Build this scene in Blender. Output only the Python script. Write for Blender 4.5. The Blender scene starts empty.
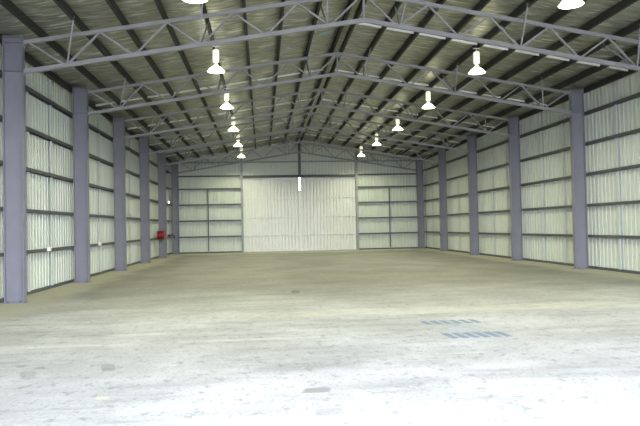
import bpy, bmesh, math, random
from mathutils import Vector, Matrix
random.seed(7)
SC = bpy.context.scene
COL = SC.collection
C = math.cos; S = math.sin; PI = math.pi

# ------------------------------------------------------------------ camera
F_PX = 609.6
YAW, PITCH, ROLL = .0951, .0223, -.0197
CAM = Vector((-2.711, 0.0, 1.7))
fw = Vector((S(YAW), C(YAW), 0)); rt = Vector((C(YAW), -S(YAW), 0)); up = Vector((0, 0, 1))
f2 = fw*C(PITCH) + up*S(PITCH); u2 = up*C(PITCH) - fw*S(PITCH)
r3 = rt*C(ROLL) + u2*S(ROLL); u3 = u2*C(ROLL) - rt*S(ROLL)
cd = bpy.data.cameras.new('camera'); cam = bpy.data.objects.new('camera', cd); COL.objects.link(cam)
cd.sensor_fit = 'HORIZONTAL'; cd.sensor_width = 36; cd.lens = 36*F_PX/640
cd.clip_start = .05; cd.clip_end = 500
m = Matrix((r3, u3, -f2)).transposed().to_4x4(); m.translation = CAM
cam.matrix_world = m
SC.camera = cam

# ------------------------------------------------------------------ light
SC.view_settings.view_transform = 'Standard'
SC.view_settings.look = 'None'
SC.view_settings.gamma = 1
SC.view_settings.use_curve_mapping = False
SC.view_settings.exposure = 0.0
SC.cycles.use_adaptive_sampling = False
SC.cycles.use_denoising = True
SC.cycles.denoising_input_passes = 'RGB_ALBEDO_NORMAL'
SC.cycles.denoising_prefilter = 'ACCURATE'
SC.cycles.denoising_quality = 'HIGH'
SC.cycles.sample_clamp_indirect = 6.0
SKY_RGB, SKY_POWER = (.81, .86, 1.0), 28.0
LAMP_WATTS, LENS_GLOW, BELL_GLOW = 190.0, 8.0, 6.0
LAMP_RGB = (.99, 1.0, .70)
YF, YB = -1.12, 43.30            # open front end, back wall
WX = 9.13                        # inner face of the wall sheets
FDX, FDZ = 6.0, 5.2               # open doorway behind the viewer
wd = bpy.data.worlds.new('sky'); SC.world = wd; wd.use_nodes = True
bg = wd.node_tree.nodes['Background']
bg.inputs[0].default_value = (*SKY_RGB, 1); bg.inputs[1].default_value = SKY_POWER
pl = bpy.data.lights.new('daylight_portal', 'AREA'); pl.shape = 'RECTANGLE'; pl.size = 2*FDX; pl.size_y = FDZ
pl.cycles.is_portal = True
po = bpy.data.objects.new('daylight_portal', pl); COL.objects.link(po)
po.location = (0, YF, FDZ/2); po.rotation_euler = (PI/2, 0, 0)      # faces into the shed (+Y)

# ------------------------------------------------------------------ dimensions
Y1, BAY = 15.4525, 5.5252
W2 = 8.458                       # inner flange of the columns
SL = .1629
RIDGE = 8.00                     # underside of the roof lining at the ridge
def fy(k): return Y1 + (k-1)*BAY           # frame k
def roof(x): return RIDGE - SL*abs(x)
GZ = [1.17, 2.28, 3.40, 4.50, 5.60]

# ------------------------------------------------------------------ materials
def mat(name, col, rough=.5, metal=0.0, var=.12, scale=3.0, bump=0.0, bscale=20.0, stretch=(1, 1, 1), spec=.5, emis=None, ecol=None, dash=None):
    M = bpy.data.materials.new(name); M.use_nodes = True
    nt = M.node_tree; N = nt.nodes; L = nt.links
    b = N['Principled BSDF']
    tc = N.new('ShaderNodeTexCoord'); mp = N.new('ShaderNodeMapping'); mp.inputs['Scale'].default_value = stretch
    L.new(tc.outputs['Object'], mp.inputs[0])
    nz = N.new('ShaderNodeTexNoise'); nz.inputs['Scale'].default_value = scale; nz.inputs['Detail'].default_value = 5
    L.new(mp.outputs[0], nz.inputs['Vector'])
    r = N.new('ShaderNodeValToRGB')
    r.color_ramp.elements[0].position = .3; r.color_ramp.elements[1].position = .7
    r.color_ramp.elements[0].color = (*[c*(1-var) for c in col], 1)
    r.color_ramp.elements[1].color = (*[min(1, c*(1+var)) for c in col], 1)
    L.new(nz.outputs['Fac'], r.inputs[0]); L.new(r.outputs[0], b.inputs['Base Color'])
    if dash:                                    # glints on foil creases and tape ends, painted into the base colour
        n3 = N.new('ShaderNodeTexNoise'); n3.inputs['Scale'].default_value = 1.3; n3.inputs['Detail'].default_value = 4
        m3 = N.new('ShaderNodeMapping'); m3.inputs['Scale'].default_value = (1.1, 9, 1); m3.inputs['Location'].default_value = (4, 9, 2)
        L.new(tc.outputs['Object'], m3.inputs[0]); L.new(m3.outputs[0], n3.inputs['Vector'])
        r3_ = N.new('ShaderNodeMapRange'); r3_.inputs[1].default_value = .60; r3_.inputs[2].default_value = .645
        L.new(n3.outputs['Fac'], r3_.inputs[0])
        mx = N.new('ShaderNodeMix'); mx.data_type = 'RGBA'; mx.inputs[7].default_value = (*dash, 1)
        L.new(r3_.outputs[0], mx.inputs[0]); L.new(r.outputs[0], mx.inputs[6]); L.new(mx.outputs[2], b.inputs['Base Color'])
    b.inputs['Roughness'].default_value = rough; b.inputs['Metallic'].default_value = metal
    b.inputs['Specular IOR Level'].default_value = spec
    if bump:
        n2 = N.new('ShaderNodeTexNoise'); n2.inputs['Scale'].default_value = bscale; n2.inputs['Detail'].default_value = 6
        L.new(mp.outputs[0], n2.inputs['Vector'])
        bp = N.new('ShaderNodeBump'); bp.inputs['Strength'].default_value = bump; bp.inputs['Distance'].default_value = .06 if name.startswith('foil') else .03
        L.new(n2.outputs['Fac'], bp.inputs['Height']); L.new(bp.outputs[0], b.inputs['Normal'])
    if emis:
        b.inputs['Emission Color'].default_value = (*ecol, 1); b.inputs['Emission Strength'].default_value = emis
    return M

M_SHEET = mat('cream_wall_sheet', (.62, .66, .59), rough=.38, var=.03, scale=.8)
M_DOOR = mat('pale_door_sheet', (.70, .705, .67), rough=.33, var=.04, scale=.8)
M_DRAIL = mat('galvanised_door_rail', (.75, .75, .74), rough=.4, var=.05)
M_COL = mat('blue_grey_paint', (.21, .21, .25), rough=.5, var=.06, scale=2)
M_TRUSS = mat('grey_truss_paint', (.295, .29, .31), rough=.5, var=.06, scale=2)
M_PURLIN = mat('dark_purlin_steel', (.018, .018, .018), rough=.6, var=.15)
M_GIRT = mat('dull_girt_steel', (.085, .09, .095), rough=.5, var=.12)
M_BRIDGE = mat('galvanised_bridging', (.85, .86, .86), rough=.35, var=.04)
M_WBRIDGE = mat('wall_bridging_zinc', (.56, .60, .60), rough=.4, var=.06)
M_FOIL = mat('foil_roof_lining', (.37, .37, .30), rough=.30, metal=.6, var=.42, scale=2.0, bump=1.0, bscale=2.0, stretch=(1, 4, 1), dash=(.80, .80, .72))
M_DARK = mat('dark_steel', (.06, .06, .06), rough=.5)
M_POST = mat('end_wall_post', (.30, .31, .33), rough=.5)
M_MULL = mat('dark_end_post', (.09, .09, .10), rough=.5)
M_WHITE = mat('white_enamel', (.85, .85, .83), rough=.35, var=.03)
M_HOUSING = mat('glowing_lamp_housing', (.85, .85, .83), rough=.35, var=.03, emis=.8, ecol=LAMP_RGB)
M_BELL = mat('glowing_acrylic_bell', (.9, .9, .85), rough=.3, var=.02, emis=BELL_GLOW, ecol=LAMP_RGB)
M_LENS = mat('lamp_lens', (.9, .9, .85), rough=.3, var=.02, emis=LENS_GLOW, ecol=LAMP_RGB)
for M_ in (M_LENS,): M_.cycles.emission_sampling = 'NONE'
M_RED = mat('red_enamel', (.42, .02, .025), rough=.35, var=.08)
M_REDHOSE = mat('dark_red_hose', (.22, .012, .015), rough=.5, var=.15)
M_HOSE = mat('black_rubber', (.02, .02, .02), rough=.6)
M_BLUE = mat('worn_blue_paint', (.20, .27, .37), rough=.7, var=.2, scale=8)
M_PBLUE = mat('faded_blue_paint', (.42, .48, .57), rough=.7, var=.2, scale=14)
M_PRINT = mat('pale_blue_print', (.25, .55, .62), rough=.5)
M_GROUND = mat('outside_gravel', (.25, .25, .24), rough=.9, var=.15)

def floor_mat():
    M = bpy.data.materials.new('dusty_concrete'); M.use_nodes = True
    nt = M.node_tree; N = nt.nodes; L = nt.links
    b = N['Principled BSDF']; b.inputs['Roughness'].default_value = .72; b.inputs['Specular IOR Level'].default_value = .35
    tc = N.new('ShaderNodeTexCoord'); P = tc.outputs['Object']
    def noise(scale, stretch=(1, 1, 1), detail=6, rough=.6, loc=(0, 0, 0)):
        mp = N.new('ShaderNodeMapping'); mp.inputs['Scale'].default_value = stretch; mp.inputs['Location'].default_value = loc
        L.new(P, mp.inputs[0]); n = N.new('ShaderNodeTexNoise'); n.inputs['Scale'].default_value = scale
        n.inputs['Detail'].default_value = detail; n.inputs['Roughness'].default_value = rough
        L.new(mp.outputs[0], n.inputs['Vector']); return n.outputs['Fac']
    def rng(v, a, c, o0=0., o1=1.):
        n = N.new('ShaderNodeMapRange'); n.interpolation_type = 'SMOOTHSTEP'
        L.new(v, n.inputs[0]); n.inputs[1].default_value = a; n.inputs[2].default_value = c
        n.inputs[3].default_value = o0; n.inputs[4].default_value = o1; return n.outputs[0]
    def mth(op, a, c):
        n = N.new('ShaderNodeMath'); n.operation = op
        for i, v in enumerate((a, c)):
            if isinstance(v, (int, float)): n.inputs[i].default_value = v
            else: L.new(v, n.inputs[i])
        return n.outputs[0]
    def mix(f, a, c):
        n = N.new('ShaderNodeMix'); n.data_type = 'RGBA'
        if isinstance(f, (int, float)): n.inputs[0].default_value = f
        else: L.new(f, n.inputs[0])
        for i, v in ((6, a), (7, c)):
            if isinstance(v, tuple): n.inputs[i].default_value = (*v, 1)
            else: L.new(v, n.inputs[i])
        return n.outputs[2]
    base = mix(rng(noise(.55, (1, 1, 1)), .35, .68), (.46, .46, .445), (.62, .62, .605))
    sx = N.new('ShaderNodeSeparateXYZ'); L.new(P, sx.inputs[0])
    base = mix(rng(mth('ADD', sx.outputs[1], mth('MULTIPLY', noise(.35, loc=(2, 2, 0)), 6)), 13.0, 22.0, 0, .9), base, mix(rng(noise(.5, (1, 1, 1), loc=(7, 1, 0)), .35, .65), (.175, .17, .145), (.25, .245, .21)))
    base = mix(rng(noise(1.1, (.35, 1.6, 1), loc=(3, 1, 0)), .46, .72, 0, .5), base, (.24, .237, .225))       # dragged dirt
    base = mix(rng(noise(2.2, (.22, 2.4, 1), loc=(9, 4, 0)), .60, .74, 0, .45), base, (.66, .66, .64))        # pale scrape marks
    base = mix(rng(noise(7, (1, .8, 1), 4), .53, .70, 0, .5), base, (.18, .18, .17))
    base = mix(rng(noise(9, (1, .7, 1), 4, loc=(5, 8, 0)), .57, .70, 0, .3), base, (.68, .68, .66))
    base = mix(rng(noise(26, (1, 1, 1), 3), .54, .70, 0, .6), base, (.18, .18, .17))                        # grit
    # dust swept up against the walls
    ax = mth('ABSOLUTE', sx.outputs[0], 0)
    wob = mth('MULTIPLY', noise(.7), 1.6)
    dx = mth('SUBTRACT', mth('SUBTRACT', WX, ax), wob)
    dy = mth('SUBTRACT', mth('SUBTRACT', YB, sx.outputs[1]), mth('MULTIPLY', wob, 3.0))
    edge = rng(mth('MINIMUM', dx, dy), 0, .9, .8, 0)
    base = mix(edge, base, (.45, .43, .335))
    # the slab tone mixed in above turns darker toward the back
    # damp patches, repairs, streaks and one wide cream band, with outlines of their own
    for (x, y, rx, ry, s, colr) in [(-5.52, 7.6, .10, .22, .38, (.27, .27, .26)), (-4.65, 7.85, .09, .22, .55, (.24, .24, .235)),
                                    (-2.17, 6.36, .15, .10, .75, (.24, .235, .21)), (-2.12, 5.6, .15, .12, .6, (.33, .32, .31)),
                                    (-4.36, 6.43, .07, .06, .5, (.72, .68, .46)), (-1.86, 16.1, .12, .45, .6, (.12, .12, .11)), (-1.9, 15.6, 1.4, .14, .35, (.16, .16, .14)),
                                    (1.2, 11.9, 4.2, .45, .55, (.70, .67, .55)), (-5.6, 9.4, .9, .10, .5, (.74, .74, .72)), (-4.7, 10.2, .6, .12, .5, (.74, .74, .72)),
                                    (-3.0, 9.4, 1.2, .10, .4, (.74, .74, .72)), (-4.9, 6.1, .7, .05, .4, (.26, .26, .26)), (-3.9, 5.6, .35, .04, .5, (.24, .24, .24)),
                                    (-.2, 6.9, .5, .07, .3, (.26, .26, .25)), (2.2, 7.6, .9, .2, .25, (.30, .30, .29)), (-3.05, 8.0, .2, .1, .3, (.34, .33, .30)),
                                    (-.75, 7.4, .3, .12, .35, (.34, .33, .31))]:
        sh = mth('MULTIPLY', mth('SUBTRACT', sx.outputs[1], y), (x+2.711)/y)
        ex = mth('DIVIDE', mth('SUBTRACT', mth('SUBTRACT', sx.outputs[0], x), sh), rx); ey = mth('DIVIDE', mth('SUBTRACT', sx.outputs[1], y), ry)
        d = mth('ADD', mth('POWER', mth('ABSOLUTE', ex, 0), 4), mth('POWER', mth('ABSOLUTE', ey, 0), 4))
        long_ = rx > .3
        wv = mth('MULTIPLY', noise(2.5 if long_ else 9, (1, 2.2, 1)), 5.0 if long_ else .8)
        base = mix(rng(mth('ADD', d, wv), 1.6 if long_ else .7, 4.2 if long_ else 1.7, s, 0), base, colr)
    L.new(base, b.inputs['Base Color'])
    bp = N.new('ShaderNodeBump'); bp.inputs['Strength'].default_value = .35; bp.inputs['Distance'].default_value = .02
    L.new(noise(14, (1, 1, 1), 8, .7), bp.inputs['Height']); L.new(bp.outputs[0], b.inputs['Normal'])
    return M
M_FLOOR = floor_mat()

# ------------------------------------------------------------------ mesh helpers
class MB:
    def __init__(s): s.v = []; s.f = []
    def add(s, vs, fs):
        o = len(s.v); s.v += [tuple(v) for v in vs]; s.f += [tuple(i+o for i in f) for f in fs]; return s
    def box(s, x0, x1, y0, y1, z0, z1):
        return s.add([(x, y, z) for x in (x0, x1) for y in (y0, y1) for z in (z0, z1)],
                     [(0, 1, 3, 2), (4, 6, 7, 5), (0, 4, 5, 1), (2, 3, 7, 6), (0, 2, 6, 4), (1, 5, 7, 3)])
    def bar(s, p, q, w, h, ref=(0, 1, 0)):
        """rectangular bar from p to q, w wide along ref, h across."""
        p = Vector(p); q = Vector(q); d = (q-p).normalized(); a = Vector(ref); a = (a - d*a.dot(d)).normalized(); c = d.cross(a)
        vs = [e + a*(i*w/2) + c*(j*h/2) for e in (p, q) for i, j in ((-1, -1), (1, -1), (1, 1), (-1, 1))]
        return s.add(vs, [(3, 2, 1, 0), (4, 5, 6, 7)] + [(i, (i+1) % 4, 4+(i+1) % 4, 4+i) for i in range(4)])
    def extrude(s, pts, p, q, ex, ey):
        """closed 2-D outline pts swept from p to q; ex, ey are the outline's axes."""
        p = Vector(p); q = Vector(q); ex = Vector(ex); ey = Vector(ey); n = len(pts)
        vs = [e + ex*a + ey*b for e in (p, q) for a, b in pts]
        return s.add(vs, [tuple(range(n-1, -1, -1)), tuple(range(n, 2*n))] + [(i, (i+1) % n, n+(i+1) % n, n+i) for i in range(n)])
    def lathe(s, prof, c, axis='Z', n=28):
        c = Vector(c); vs = []; fs = []
        for r, t in prof:
            for k in range(n):
                a = 2*PI*k/n; u, v = r*C(a), r*S(a)
                vs.append(c + Vector({'Z': (u, v, t), 'Y': (u, t, v), 'X': (t, u, v)}[axis]))
        for i in range(len(prof)-1):
            for k in range(n):
                k2 = (k+1) % n; fs.append((i*n+k, i*n+k2, (i+1)*n+k2, (i+1)*n+k))
        return s.add(vs, fs)
    def tube(s, pts, r, n=10):
        pts = [Vector(p) for p in pts]; vs = []; fs = []; ref = Vector((.31, .2, .93))
        for i, p in enumerate(pts):
            d = (pts[min(i+1, len(pts)-1)] - pts[max(i-1, 0)]).normalized()
            a = d.cross(ref).normalized(); b = d.cross(a)
            vs += [p + a*(r*C(2*PI*k/n)) + b*(r*S(2*PI*k/n)) for k in range(n)]
        for i in range(len(pts)-1):
            fs += [(i*n+k, i*n+(k+1) % n, (i+1)*n+(k+1) % n, (i+1)*n+k) for k in range(n)]
        fs += [tuple(range(n-1, -1, -1)), tuple(range((len(pts)-1)*n, len(pts)*n))]
        return s.add(vs, fs)
    def build(s, name, material, parent=None, loc=None, smooth=False, bevel=0):
        base = Vector(loc) if loc is not None else (origin(parent) if parent else Vector((0, 0, 0)))
        me = bpy.data.meshes.new(name)
        me.from_pydata([tuple(Vector(v)-base) for v in s.v], [], s.f); me.validate()
        bm = bmesh.new(); bm.from_mesh(me); bmesh.ops.recalc_face_normals(bm, faces=bm.faces); bm.to_mesh(me); bm.free()
        me.materials.append(material)
        o = bpy.data.objects.new(name, me); COL.objects.link(o)
        if smooth:
            for p in me.polygons: p.use_smooth = True
        if bevel:
            b = o.modifiers.new('bevel', 'BEVEL'); b.width = bevel; b.segments = 2; b.limit_method = 'ANGLE'
        if parent: o.parent = parent; o.location = base - origin(parent)
        else: o.location = base
        return o
def origin(o):
    v = Vector(o.location)
    while o.parent: o = o.parent; v += Vector(o.location)
    return v
def tag(o, label, cat, group=None):
    o['label'] = label; o['category'] = cat
    if group: o['group'] = group
    return o
def thing(name, label, cat, loc, group=None):
    o = bpy.data.objects.new(name, None); COL.objects.link(o); o.location = loc; o.empty_display_size = .2
    return tag(o, label, cat, group)
def struct(o): o['kind'] = 'structure'; return o
def dup(root, loc, label, rz=None):
    """a copy of a thing with copies of its parts and sub-parts."""
    r = root.copy(); COL.objects.link(r); r.location = loc; r['label'] = label
    if rz is not None: r.rotation_euler = (0, 0, rz)
    for ch in list(root.children):
        c = ch.copy(); COL.objects.link(c); c.parent = r
        for g in list(ch.children):
            d = g.copy(); COL.objects.link(d); d.parent = c
    return r
ORD = ['nearest', 'second', 'third', 'fourth', 'fifth', 'farthest']
NTH = ['first', 'second', 'third', 'fourth', 'fifth', 'sixth', 'seventh', 'eighth', 'ninth']

# ------------------------------------------------------------------ room shell
struct(MB().box(-WX-.05, WX+.05, YF, YB+.1, -.2, 0).build('floor', M_FLOOR))
g = MB(); g.box(-80, 80, -90, YF, -.3, -.02); g.box(-80, 80, YB+.1, 120, -.3, -.02)
g.box(-80, -WX-.05, YF, YB+.1, -.3, -.02); g.box(WX+.05, 80, YF, YB+.1, -.3, -.02)
struct(g.build('ground', M_GROUND))

PITCHR = .235
def rib_profile(a, b):
    """(run, depth) along a ribbed sheet: flat pans, ribs standing away from the room."""
    out = []; t = a
    while t < b - 1e-6:
        for dt, dp in ((0, 0), (.155, 0), (.172, .05), (.218, .05)):
            if t+dt < b: out.append((t+dt, dp))
        t += PITCHR
    out.append((b, 0)); return out
def sheet(prof, place, zlo, zhi, th=.004):
    m = MB(); n = len(prof)
    vs = [place(t, d, zlo(t)) for t, d in prof] + [place(t, d, zhi(t)) for t, d in prof]
    m.add(vs, [(i, i+1, n+i+1, n+i) for i in range(n-1)]); return m
for sgn, nm in ((-1, 'wall_left'), (1, 'wall_right')):
    struct(sheet(rib_profile(YF, YB), lambda t, d, z: (sgn*(WX+d), t, z), lambda t: 0, lambda t: roof(WX)+.02).build(nm, M_SHEET))
DX, DZ = 4.0, 5.22
wb = MB()
for a, b, zl in ((-WX, -DX-.02, 0), (-DX-.02, DX+.02, DZ+.06), (DX+.02, WX, 0)):
    s_ = sheet(rib_profile(a, b), lambda t, d, z: (t, YB+d, z), lambda t: zl, lambda t: roof(t)+.02)
    wb.add(s_.v, s_.f)
struct(wb.build('wall_back', M_SHEET))
wf = MB()
for a, b, zl in ((-WX, -FDX, 0), (-FDX, FDX, FDZ), (FDX, WX, 0)):
    s_ = sheet(rib_profile(a, b), lambda t, d, z: (t, YF-d, z), lambda t: zl, lambda t: roof(t)+.02)
    wf.add(s_.v, s_.f)
struct(wf.build('wall_front', M_SHEET))

# roof lining: foil blanket, slack between the purlins
PX = [.13, 1.03, 2.03, 3.03, 4.03, 5.02, 6.01, 7.00, 8.00, 8.93]
def lining(side):
    nodes = [0] + PX + [WX+.12]; xs = []
    for a, b in zip(nodes[:-1], nodes[1:]):
        k = 6 if b-a > .5 else 2
        for i in range(k): xs.append((a+(b-a)*i/k, i/k, b-a))
    xs.append((nodes[-1], 0, 1))
    ys = [YF-.3 + i*(YB+.6-YF)/150 for i in range(151)]
    vs = []; n = len(xs)
    for y in ys:
        for x, t, w in xs:
            sag = (.045 if w > .5 else 0)*4*t*(1-t)*(1+.5*S(y*2.1+x*side*1.3)+.3*S(y*5.3-x*side*2))
            vs.append((side*x, y, roof(x)-sag*.6))
    fs = [(j*n+i, j*n+i+1, (j+1)*n+i+1, (j+1)*n+i) for j in range(len(ys)-1) for i in range(n-1)]
    o = len(vs)                                  # roof sheet above the blanket
    for y in (YF-.3, YB+.3):
        for x in (0, WX+.3): vs.append((side*x, y, roof(x)+.09))
    fs.append((o, o+1, o+3, o+2))
    return MB().add(vs, fs)
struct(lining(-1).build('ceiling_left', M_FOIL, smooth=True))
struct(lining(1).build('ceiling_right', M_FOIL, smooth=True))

# base channels at the foot of the walls
struct(MB().box(-WX+.002, -WX+.075, YF, YB-.08, 0, .09).build('baseboard_left', M_GIRT))
struct(MB().box(WX-.075, WX-.002, YF, YB-.08, 0, .09).build('baseboard_right', M_GIRT))
b_ = MB()
b_.box(-WX, -DX-.16, YB-.075, YB-.002, 0, .09); b_.box(DX+.16, WX, YB-.075, YB-.002, 0, .09)
struct(b_.build('baseboard_back', M_GIRT))

# sliding door leaves in the back wall
for n_, sgn in ((1, -1), (2, 1)):
    a, b = sorted((sgn*.05, sgn*(DX+.10)))
    d = struct(sheet(rib_profile(a, b), lambda t, d, z: (t, YB+.065+d, z), lambda t: 0, lambda t: DZ+.11).build('door_%d' % n_, M_DOOR, loc=(sgn*2.05, YB+.065, 0)))
    for z in (.08, 1.18, 2.45, 3.80, 5.13):
        MB().box(a, b, YB+.02, YB+.063, z-.03, z+.03).build('rail', M_DRAIL, d)
    for x in (a+.03, b-.03):
        MB().box(x-.03, x+.03, YB+.018, YB+.063, .03, DZ-.03).build('stile', M_DRAIL, d)
    if n_ == 1:
        MB().box(-.07, .07, YB-.004, YB+.017, .0, 4.32).build('cover_strip', M_DRAIL, d)

# ------------------------------------------------------------------ end-wall framing
t = MB().box(-DX-.155, DX+.155, YB-.19, YB-.006, 5.22, 5.40).box(-DX-.0, DX+.0, YB-.006, YB+.06, 5.235, 5.27)
tag(t.build('door_track', M_DARK, loc=(0, YB-.07, 5.22)), 'dark steel sliding door track above the pale double doors', 'door track')
for sgn, sd in ((-1, 'left'), (1, 'right')):
    x = sgn*(DX+.08)
    m = MB().box(x-.075, x+.075, YB-.26, YB-.20, 0, roof(x)-.25)
    m.box(x-.075, x-.06, YB-.20, YB-.005, 0, 5.2); m.box(x+.06, x+.075, YB-.20, YB-.005, 0, 5.2)
    tag(m.build('door_post', M_POST, loc=(x, YB-.1, 0)), 'grey steel post along the %s edge of the sliding doors' % sd, 'post')
tag(MB().box(-.09, .09, YB-.26, YB-.20, 5.40, roof(0)-.24).build('gable_post', M_MULL, loc=(0, YB-.17, 5.4)),
    'dark upright post above the door centre, up to the ridge', 'post')
def cee(depth, fl, lip, t):
    """lipped channel outline, back at x=0, flanges toward +x; y up."""
    return [(0, 0), (fl, 0), (fl, lip), (fl-t, lip), (fl-t, t), (t, t), (t, depth-t), (fl-t, depth-t), (fl-t, depth-lip), (fl, depth-lip), (fl, depth), (0, depth)]
GP = cee(.19, .09, .022, .006)
EZ = [1.14, 2.26, 3.38, 4.48, 5.38]
for sgn, sd in ((-1, 'left'), (1, 'right')):
    x0, x1 = sgn*(DX+.16), sgn*(WX-.22)
    for i, z in enumerate(EZ):
        m = MB().extrude(GP, (x0, YB-.003, z+.045), (x1, YB-.003, z+.045), (0, 0, -1), (0, -1, 0))
        tag(m.build('girt', M_GIRT, loc=((x0+x1)/2, YB-.1, z)), 'grey steel girt on the back wall %s of the doors, %s up from the floor' % (sd, NTH[i]), 'girt', 'back wall girts')
    xb = sgn*6.45
    br = thing('wall_bridging', 'thin upright bridging strut on the back wall %s of the doors' % sd, 'bridging', (xb, YB-.08, 0))
    zz = [.09]+EZ[:4]
    for a, b in zip(zz[:-1], zz[1:]):
        MB().box(xb-.035, xb+.035, YB-.10, YB-.06, a+.05, b-.05).build('strut', M_GIRT, br)
m = MB().extrude(GP, (-WX+.22, YB-.003, 6.30), (WX-.22, YB-.003, 6.30), (0, 0, 1), (0, -1, 0))
tag(m.build('girt', M_POST, loc=(0, YB-.1, 6.3)), 'long grey girt across the gable, high above the sliding doors', 'girt')

# ------------------------------------------------------------------ side-wall girts and bridging
for sgn, sd in ((-1, 'left'), (1, 'right')):
    for i, z in enumerate(GZ):
        x = sgn*(WX-.003)
        m = MB().extrude(GP, (x, YF+.05, z+.045), (x, YB-.22, z+.045), (0, 0, -1), (-sgn, 0, 0))
        tag(m.build('girt', M_GIRT, loc=(sgn*(WX-.1), (YF+YB)/2, z)),
            'long grey steel girt on the %s wall, %s' % (sd, ['lowest, about knee to waist high', 'second up from the floor', 'third up from the floor', 'fourth up from the floor', 'topmost, just under the truss seats'][i]),
            'girt', '%s wall girts' % sd)
    for k in range(1, 6):
        for q in (1, 2):
            y = fy(k) + BAY*q/3
            if sgn > 0 and k == 1 and q == 1: continue
            bx = sgn*(WX-.07)
            where = 'between the %s and %s columns' % (NTH[k-1], NTH[k]) if sgn < 0 else \
                    ('in the wall bay nearest the viewer' if k == 1 else 'between columns %s and %s in view' % (NTH[k-2], NTH[k-1]))
            br = thing('wall_bridging', '%s upright bridging line on the %s wall, %s' % ('nearer' if q == 1 else 'farther', sd, where), 'bridging', (bx, y, 0), '%s wall bridging lines' % sd)
            zz = [.04]+GZ+[roof(WX)-.05]
            for a, b in zip(zz[:-1], zz[1:]):
                a2, b2 = a+.05, b-(.15 if b == zz[-1] else .05)
                MB().box(min(bx-sgn*.035, bx), max(bx-sgn*.035, bx), y-.05, y+.05, a2, b2).build('strut', M_WBRIDGE, br)

# ------------------------------------------------------------------ columns
def make_column(x_in, sgn, y, label):
    """x_in: inner flange face; sgn: side (-1 left)."""
    D, B, tf, tw = .46, .19, .022, .014
    root = thing('steel_column', label, 'column', (x_in, y, 0), 'steel portal columns')
    def X(a): return x_in + sgn*a
    def bx(m, a0, a1, y0, y1, z0, z1): return m.box(min(X(a0), X(a1)), max(X(a0), X(a1)), y+y0, y+y1, z0, z1)
    H = 6.47
    bx(MB(), tf, D-tf, -tw/2, tw/2, .02, H).build('web', M_COL, root)
    bx(MB(), 0, tf, -B/2, B/2, .02, H).build('flange', M_COL, root)
    bx(MB(), D-tf, D, -B/2, B/2, .02, H).build('flange', M_COL, root)
    bp = bx(MB(), -.03, D+.03, -B/2-.04, B/2+.04, 0, .02).build('base_plate', M_COL, root)
    for a in (.09, D-.09):
        for yy in (-.08, .08):
            MB().lathe([(0, .05), (.016, .05), (.016, .018)], (X(a), y+yy, 0), n=8).build('anchor_bolt', M_DARK, bp)
    bx(MB(), -.02, D, -B/2, B/2, H, H+.02).build('cap_plate', M_COL, root)
    for z in (5.63, 6.34):
        st = MB(); bx(st, tf, D-tf, -B/2+.005, -tw/2, z-.006, z+.006); bx(st, tf, D-tf, tw/2, B/2-.005, z-.006, z+.006)
        st.build('stiffener', M_COL, root)
    return root
lc = None; rc = None
for k in range(1, 7):
    nm = ['nearest', 'second', 'third', 'fourth', 'fifth', 'farthest'][k-1]
    lab = 'blue-grey steel column on the left wall, %s%s' % (nm, ' in the back corner' if k == 6 else ' from the viewer')
    if k == 5: lab = 'blue-grey steel column on the left wall, fifth back, with red hose reel'
    if lc is None: lc = make_column(-W2, -1, fy(k), lab)
    else: dup(lc, (-W2, fy(k), 0), lab)
for k in range(1, 7):
    nm = ['', 'nearest in view', 'second in view', 'third in view', 'fourth in view', 'farthest, in the back corner'][k-1]
    lab = 'blue-grey steel column on the right wall, ' + nm if k > 1 else 'blue-grey steel column on the right wall, carrying the nearest roof truss'
    if rc is None: rc = make_column(W2, 1, fy(k), lab)
    else: dup(rc, (W2, fy(k), 0), lab)

# ------------------------------------------------------------------ roof trusses
ZT, ZB = 6.347 + SL*W2, 5.631 + SL*W2       # chord centre lines at the ridge
def zt(x): return ZT - SL*abs(x)
def zb(x): return ZB - SL*abs(x)
BN = [.89, 2.53, 4.17, 5.81, 7.45]          # bottom nodes
TN = [0, 1.72, 3.36, 5.0, 6.64]             # top nodes
def make_truss(y, label):
    root = thing('roof_truss', label, 'roof truss', (0, y, zb(W2)), 'roof trusses')
    E = W2-.012
    for s in (-1, 1):
        MB().bar((0, y, ZT), (s*E, y, zt(E)), .09, .09).build('top_chord', M_TRUSS, root)
        MB().bar((0, y, ZB), (s*E, y, zb(E)), .10, .10).build('bottom_chord', M_TRUSS, root)
        segs = []
        for i, x in enumerate(BN):
            segs.append(((TN[i], zt(TN[i])-.03), (x-.05, zb(x)+.03)))
            nx = TN[i+1] if i+1 < len(TN) else W2-.12
            segs.append(((x+.05, zb(x)+.03), (nx-.03, zt(nx)-.03)))
        for (xa, za), (xb, zb_) in segs:
            MB().bar((s*xa, y, za), (s*xb, y, zb_), .05, .045).build('diagonal', M_TRUSS, root)
        for z, nm in ((zt(E), 'end_plate'), (zb(E), 'end_plate')):
            MB().box(min(s*(E-.014), s*E), max(s*(E-.014), s*E), y-.075, y+.075, z-.11, z+.09).build(nm, M_TRUSS, root)
        for x, px in ((.95, 1.03), (4.17, 4.03), (7.40, 7.0)):
            for dy in (-1, 1):
                MB().bar((s*x, y+dy*.052, zb(x)+.03), (s*px, y+dy*.85, roof(px)-.14), .035, .035, (1, 0, 0)).build('fly_brace', M_POST, root)
    MB().bar((0, y, ZB), (0, y, ZT), .05, .05).build('king_post', M_TRUSS, root)
    return root
tr = None
for k in range(1, 7):
    lab = ['nearest grey steel roof truss, its ridge cut by the top of the picture', 'second grey steel roof truss from the viewer', 'third grey steel roof truss from the viewer',
           'fourth grey steel roof truss from the viewer', 'fifth grey steel roof truss, last but one before the back wall', 'farthest grey steel roof truss, close against the back wall'][k-1]
    if tr is None: tr = make_truss(fy(k), lab)
    else: dup(tr, (0, fy(k), zb(W2)), lab)

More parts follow.
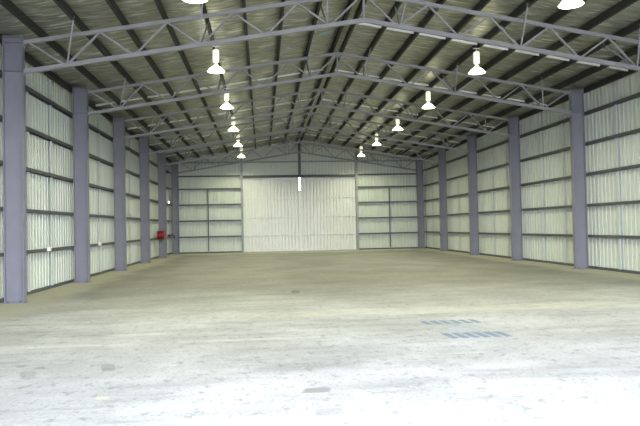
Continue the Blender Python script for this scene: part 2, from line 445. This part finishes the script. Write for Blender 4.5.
# ------------------------------------------------------------------ purlins
PP = cee(.195, .075, .02, .006)
for s, sd in ((-1, 'left'), (1, 'right')):
    for i, x in enumerate(PX):
        z = roof(x) - .217
        m = MB().extrude(PP, (s*x, YF+.01, z), (s*x, YB-.02, z), (s, 0, 0), (0, 0, 1))
        lab = 'long dark steel purlin along the ridge, on its %s side' % sd if i == 0 else \
              ('long dark steel eave purlin along the top of the %s wall' % sd if i == len(PX)-1 else 'long dark steel purlin, %s down from the ridge on the %s roof slope' % (NTH[i-1], sd))
        tag(m.build('purlin', M_PURLIN, loc=(s*x, (YF+YB)/2, z)), lab, 'purlin', '%s slope purlins' % sd)
    for k in range(1, 6):
        y = fy(k) + BAY/2
        br = thing('roof_bridging', 'bright line of bridging struts across the %s roof slope, %s bay of the roof' % (sd, ['nearest', 'second', 'third', 'fourth', 'farthest'][k-1]), 'bridging', (0, y, roof(0)-.1), 'roof bridging lines')
        for a, b in zip(PX[:-1], PX[1:]):
            MB().bar((s*(a+.085), y, roof(a+.085)-.085), (s*(b-.012), y, roof(b-.012)-.085), .05, .06).build('strut', M_BRIDGE, br)

# ------------------------------------------------------------------ high-bay lamps
def make_lamp(x, y, label):
    ztop = roof(4.03)-.217; zm = 6.36
    root = thing('high_bay_lamp', label, 'lamp', (x, y, ztop), 'high bay lamps')
    bracket = MB().box(x-.10, x+.10, y-.03, y+.03, ztop-.012, ztop).build('bracket', M_WHITE, root)
    MB().lathe([(0, ztop), (.012, ztop), (.012, 7.0), (0, 7.0)], (x, y, 0), n=10).build('hanging_rod', M_WHITE, root)
    MB().lathe([(0, 7.02), (.05, 7.02), (.085, 7.0), (.095, 6.97), (.095, 6.68), (.085, 6.65), (0, 6.65)], (x, y, 0)).build('ballast_housing', M_HOUSING, root, smooth=False)
    MB().lathe([(0, 6.655), (.055, 6.65), (.055, 6.562), (0, 6.561)], (x, y, 0)).build('lamp_holder', M_WHITE, root)
    MB().lathe([(.055, 6.56), (.07, 6.53), (.12, 6.505), (.19, 6.45), (.245, 6.38), (.262, 6.365), (.244, 6.362), (.182, 6.44), (.112, 6.494), (.06, 6.515), (.045, 6.55)], (x, y, 0)).build('bell_shade', M_BELL, root, smooth=True)
    MB().lathe([(0, 6.446), (.135, 6.446), (.135, 6.452), (0, 6.454)], (x, y, 0)).build('lens', M_LENS, root)
    a = bpy.data.lights.new('lamp_light', 'AREA'); a.shape = 'DISK'; a.size = .26; a.energy = LAMP_WATTS; a.color = LAMP_RGB
    o = bpy.data.objects.new('lamp_light', a); COL.objects.link(o); o.parent = root; o.location = (0, 0, 6.44-ztop)
    return root
lp = None
for s, sd in ((-1, 'left'), (1, 'right')):
    for k in range(0, 6):
        y = fy(k) + BAY/2 - (.25 if k == 0 else 0); x = s*3.99
        lab = 'lit white high bay lamp, %s in the %s-hand row' % (['nearest', 'second', 'third', 'fourth', 'fifth', 'farthest'][k], sd)
        if lp is None: lp = make_lamp(x, y, lab)
        else: dup(lp, (x, y, roof(4.03)-.217), lab)

# ------------------------------------------------------------------ fittings on the walls
# red hose reel on the fifth left column
hx, hy, hz = -8.72, fy(5)-.36, 1.38
r = thing('fire_hose_reel', 'small red hose reel on the fifth column of the left wall', 'hose reel', (hx, hy, hz))
br_ = MB().box(hx-.03, hx+.03, hy, fy(5)-.008, hz-.04, hz+.04); br_.box(hx-.03, hx+.03, fy(5)-.03, fy(5)-.008, hz-.18, hz+.18)
br_.build('bracket', M_DARK, r)
MB().lathe([(0, -.20), (.26, -.20), (.27, -.195), (.27, -.18), (.06, -.17), (0, -.17)], (hx, hy, hz), 'X').build('drum_disc', M_RED, r)
MB().lathe([(.062, -.168), (.235, -.168), (.245, -.10), (.245, .10), (.235, .168), (.062, .168), (.062, -.168)], (hx, hy, hz), 'X').build('hose_coil', M_REDHOSE, r)
MB().lathe([(0, .17), (.06, .17), (.27, .18), (.27, .195), (.26, .20), (.07, .20), (.06, .225), (0, .225)], (hx, hy, hz), 'X').build('drum_disc', M_RED, r)
MB().tube([(hx+.05, hy-.24, hz-.05), (hx+.06, hy-.27, hz-.25), (hx+.03, hy-.24, hz-.42)], .022).build('nozzle', M_HOSE, r)
# dark hooked pipe near the corner
hp = [(-8.98, 42.35, 1.30), (-8.80, 42.3, 1.33), (-8.70, 42.3, 1.28), (-8.66, 42.3, 1.18), (-8.67, 42.3, 1.05)]
h = thing('hose_hook', 'small dark hooked pipe on the left wall beside the back corner', 'pipe', hp[0])
MB().tube(hp, .035).build('hook', M_HOSE, h)
MB().box(-9.127, -8.96, 42.27, 42.43, 1.22, 1.36).build('mount', M_DARK, h)
# lit bulkhead lamp near the corner
r = thing('bulkhead_lamp', 'small glowing white light on the left wall beside the back corner', 'lamp', (-9.05, 42.3, 3.55))
MB().box(-9.127, -9.03, 42.2, 42.4, 3.46, 3.66).build('housing', M_WHITE, r, bevel=.01)
MB().lathe([(0, .05), (.05, .045), (.08, .02), (.085, 0), (0, 0)], (-9.03, 42.3, 3.56), 'X').build('diffuser', M_BELL, r)
# white boxes on the lowest girt
for y, w in ((fy(1)+3.0, 'between the nearest two left columns'), (fy(2)+3.05, 'between the second and third left columns')):
    r = thing('junction_box', 'small white box on the lowest girt ' + w, 'box', (-8.91, y, 1.22))
    MB().box(-8.936, -8.87, y-.09, y+.09, 1.14, 1.26).build('body', M_WHITE, r, bevel=.006)
    MB().box(-8.87, -8.86, y-.08, y+.08, 1.15, 1.25).build('lid', M_WHITE, r)

# pale blue print on the roof lining
pm = MB()
def on_roof(x): return roof(x)-.045
r = thing('printed_mark', 'tiny pale blue print on the roof lining left of the ridge', 'print', (-.62, 19.2, on_roof(-.62)))
for i in range(3):
    a = -.78+i*.13
    pts = [(a, 19.1), (a+.10, 19.1), (a+.10, 19.32), (a, 19.32)]
    m = MB(); n = 4
    m.add([(x, y, on_roof(x)) for x, y in pts] + [(x, y, on_roof(x)+.004) for x, y in pts], [(3, 2, 1, 0), (4, 5, 6, 7)] + [(i2, (i2+1) % 4, 4+(i2+1) % 4, 4+i2) for i2 in range(4)])
    m.build('mark', M_PRINT, r)

# painted marking on the floor: two rows of slanted blue stripes with a faded panel between
r = thing('painted_floor_marking', 'worn blue painted stripes with a faded centre panel on the concrete floor', 'floor marking', (.5, 9.7, 0))
def flat(pts, name, material):
    n = len(pts); m = MB()
    m.add([(x, y, .0008) for x, y in pts] + [(x, y, .003) for x, y in pts], [tuple(range(n-1, -1, -1)), tuple(range(n, 2*n))] + [(i, (i+1) % n, n+(i+1) % n, n+i) for i in range(n)])
    return m.build(name, material, r)
for i in range(6):
    x = .02 + i*.174
    flat([(x+.03, 10.17), (x+.125, 10.17), (x+.085, 10.55), (x-.01, 10.55)], 'stripe', M_BLUE)
for i in range(6):
    x = .04 + i*.166
    flat([(x+.03, 8.86), (x+.13, 8.86), (x+.085, 9.30), (x-.015, 9.30)], 'stripe', M_BLUE)
flat([(.27, 9.55), (.50, 9.55), (.58, 9.66), (.52, 9.80), (.34, 9.82), (.24, 9.70)], 'panel', M_PBLUE)
flat([(.62, 9.64), (.76, 9.64), (.76, 9.74), (.62, 9.74)], 'panel', M_PBLUE)
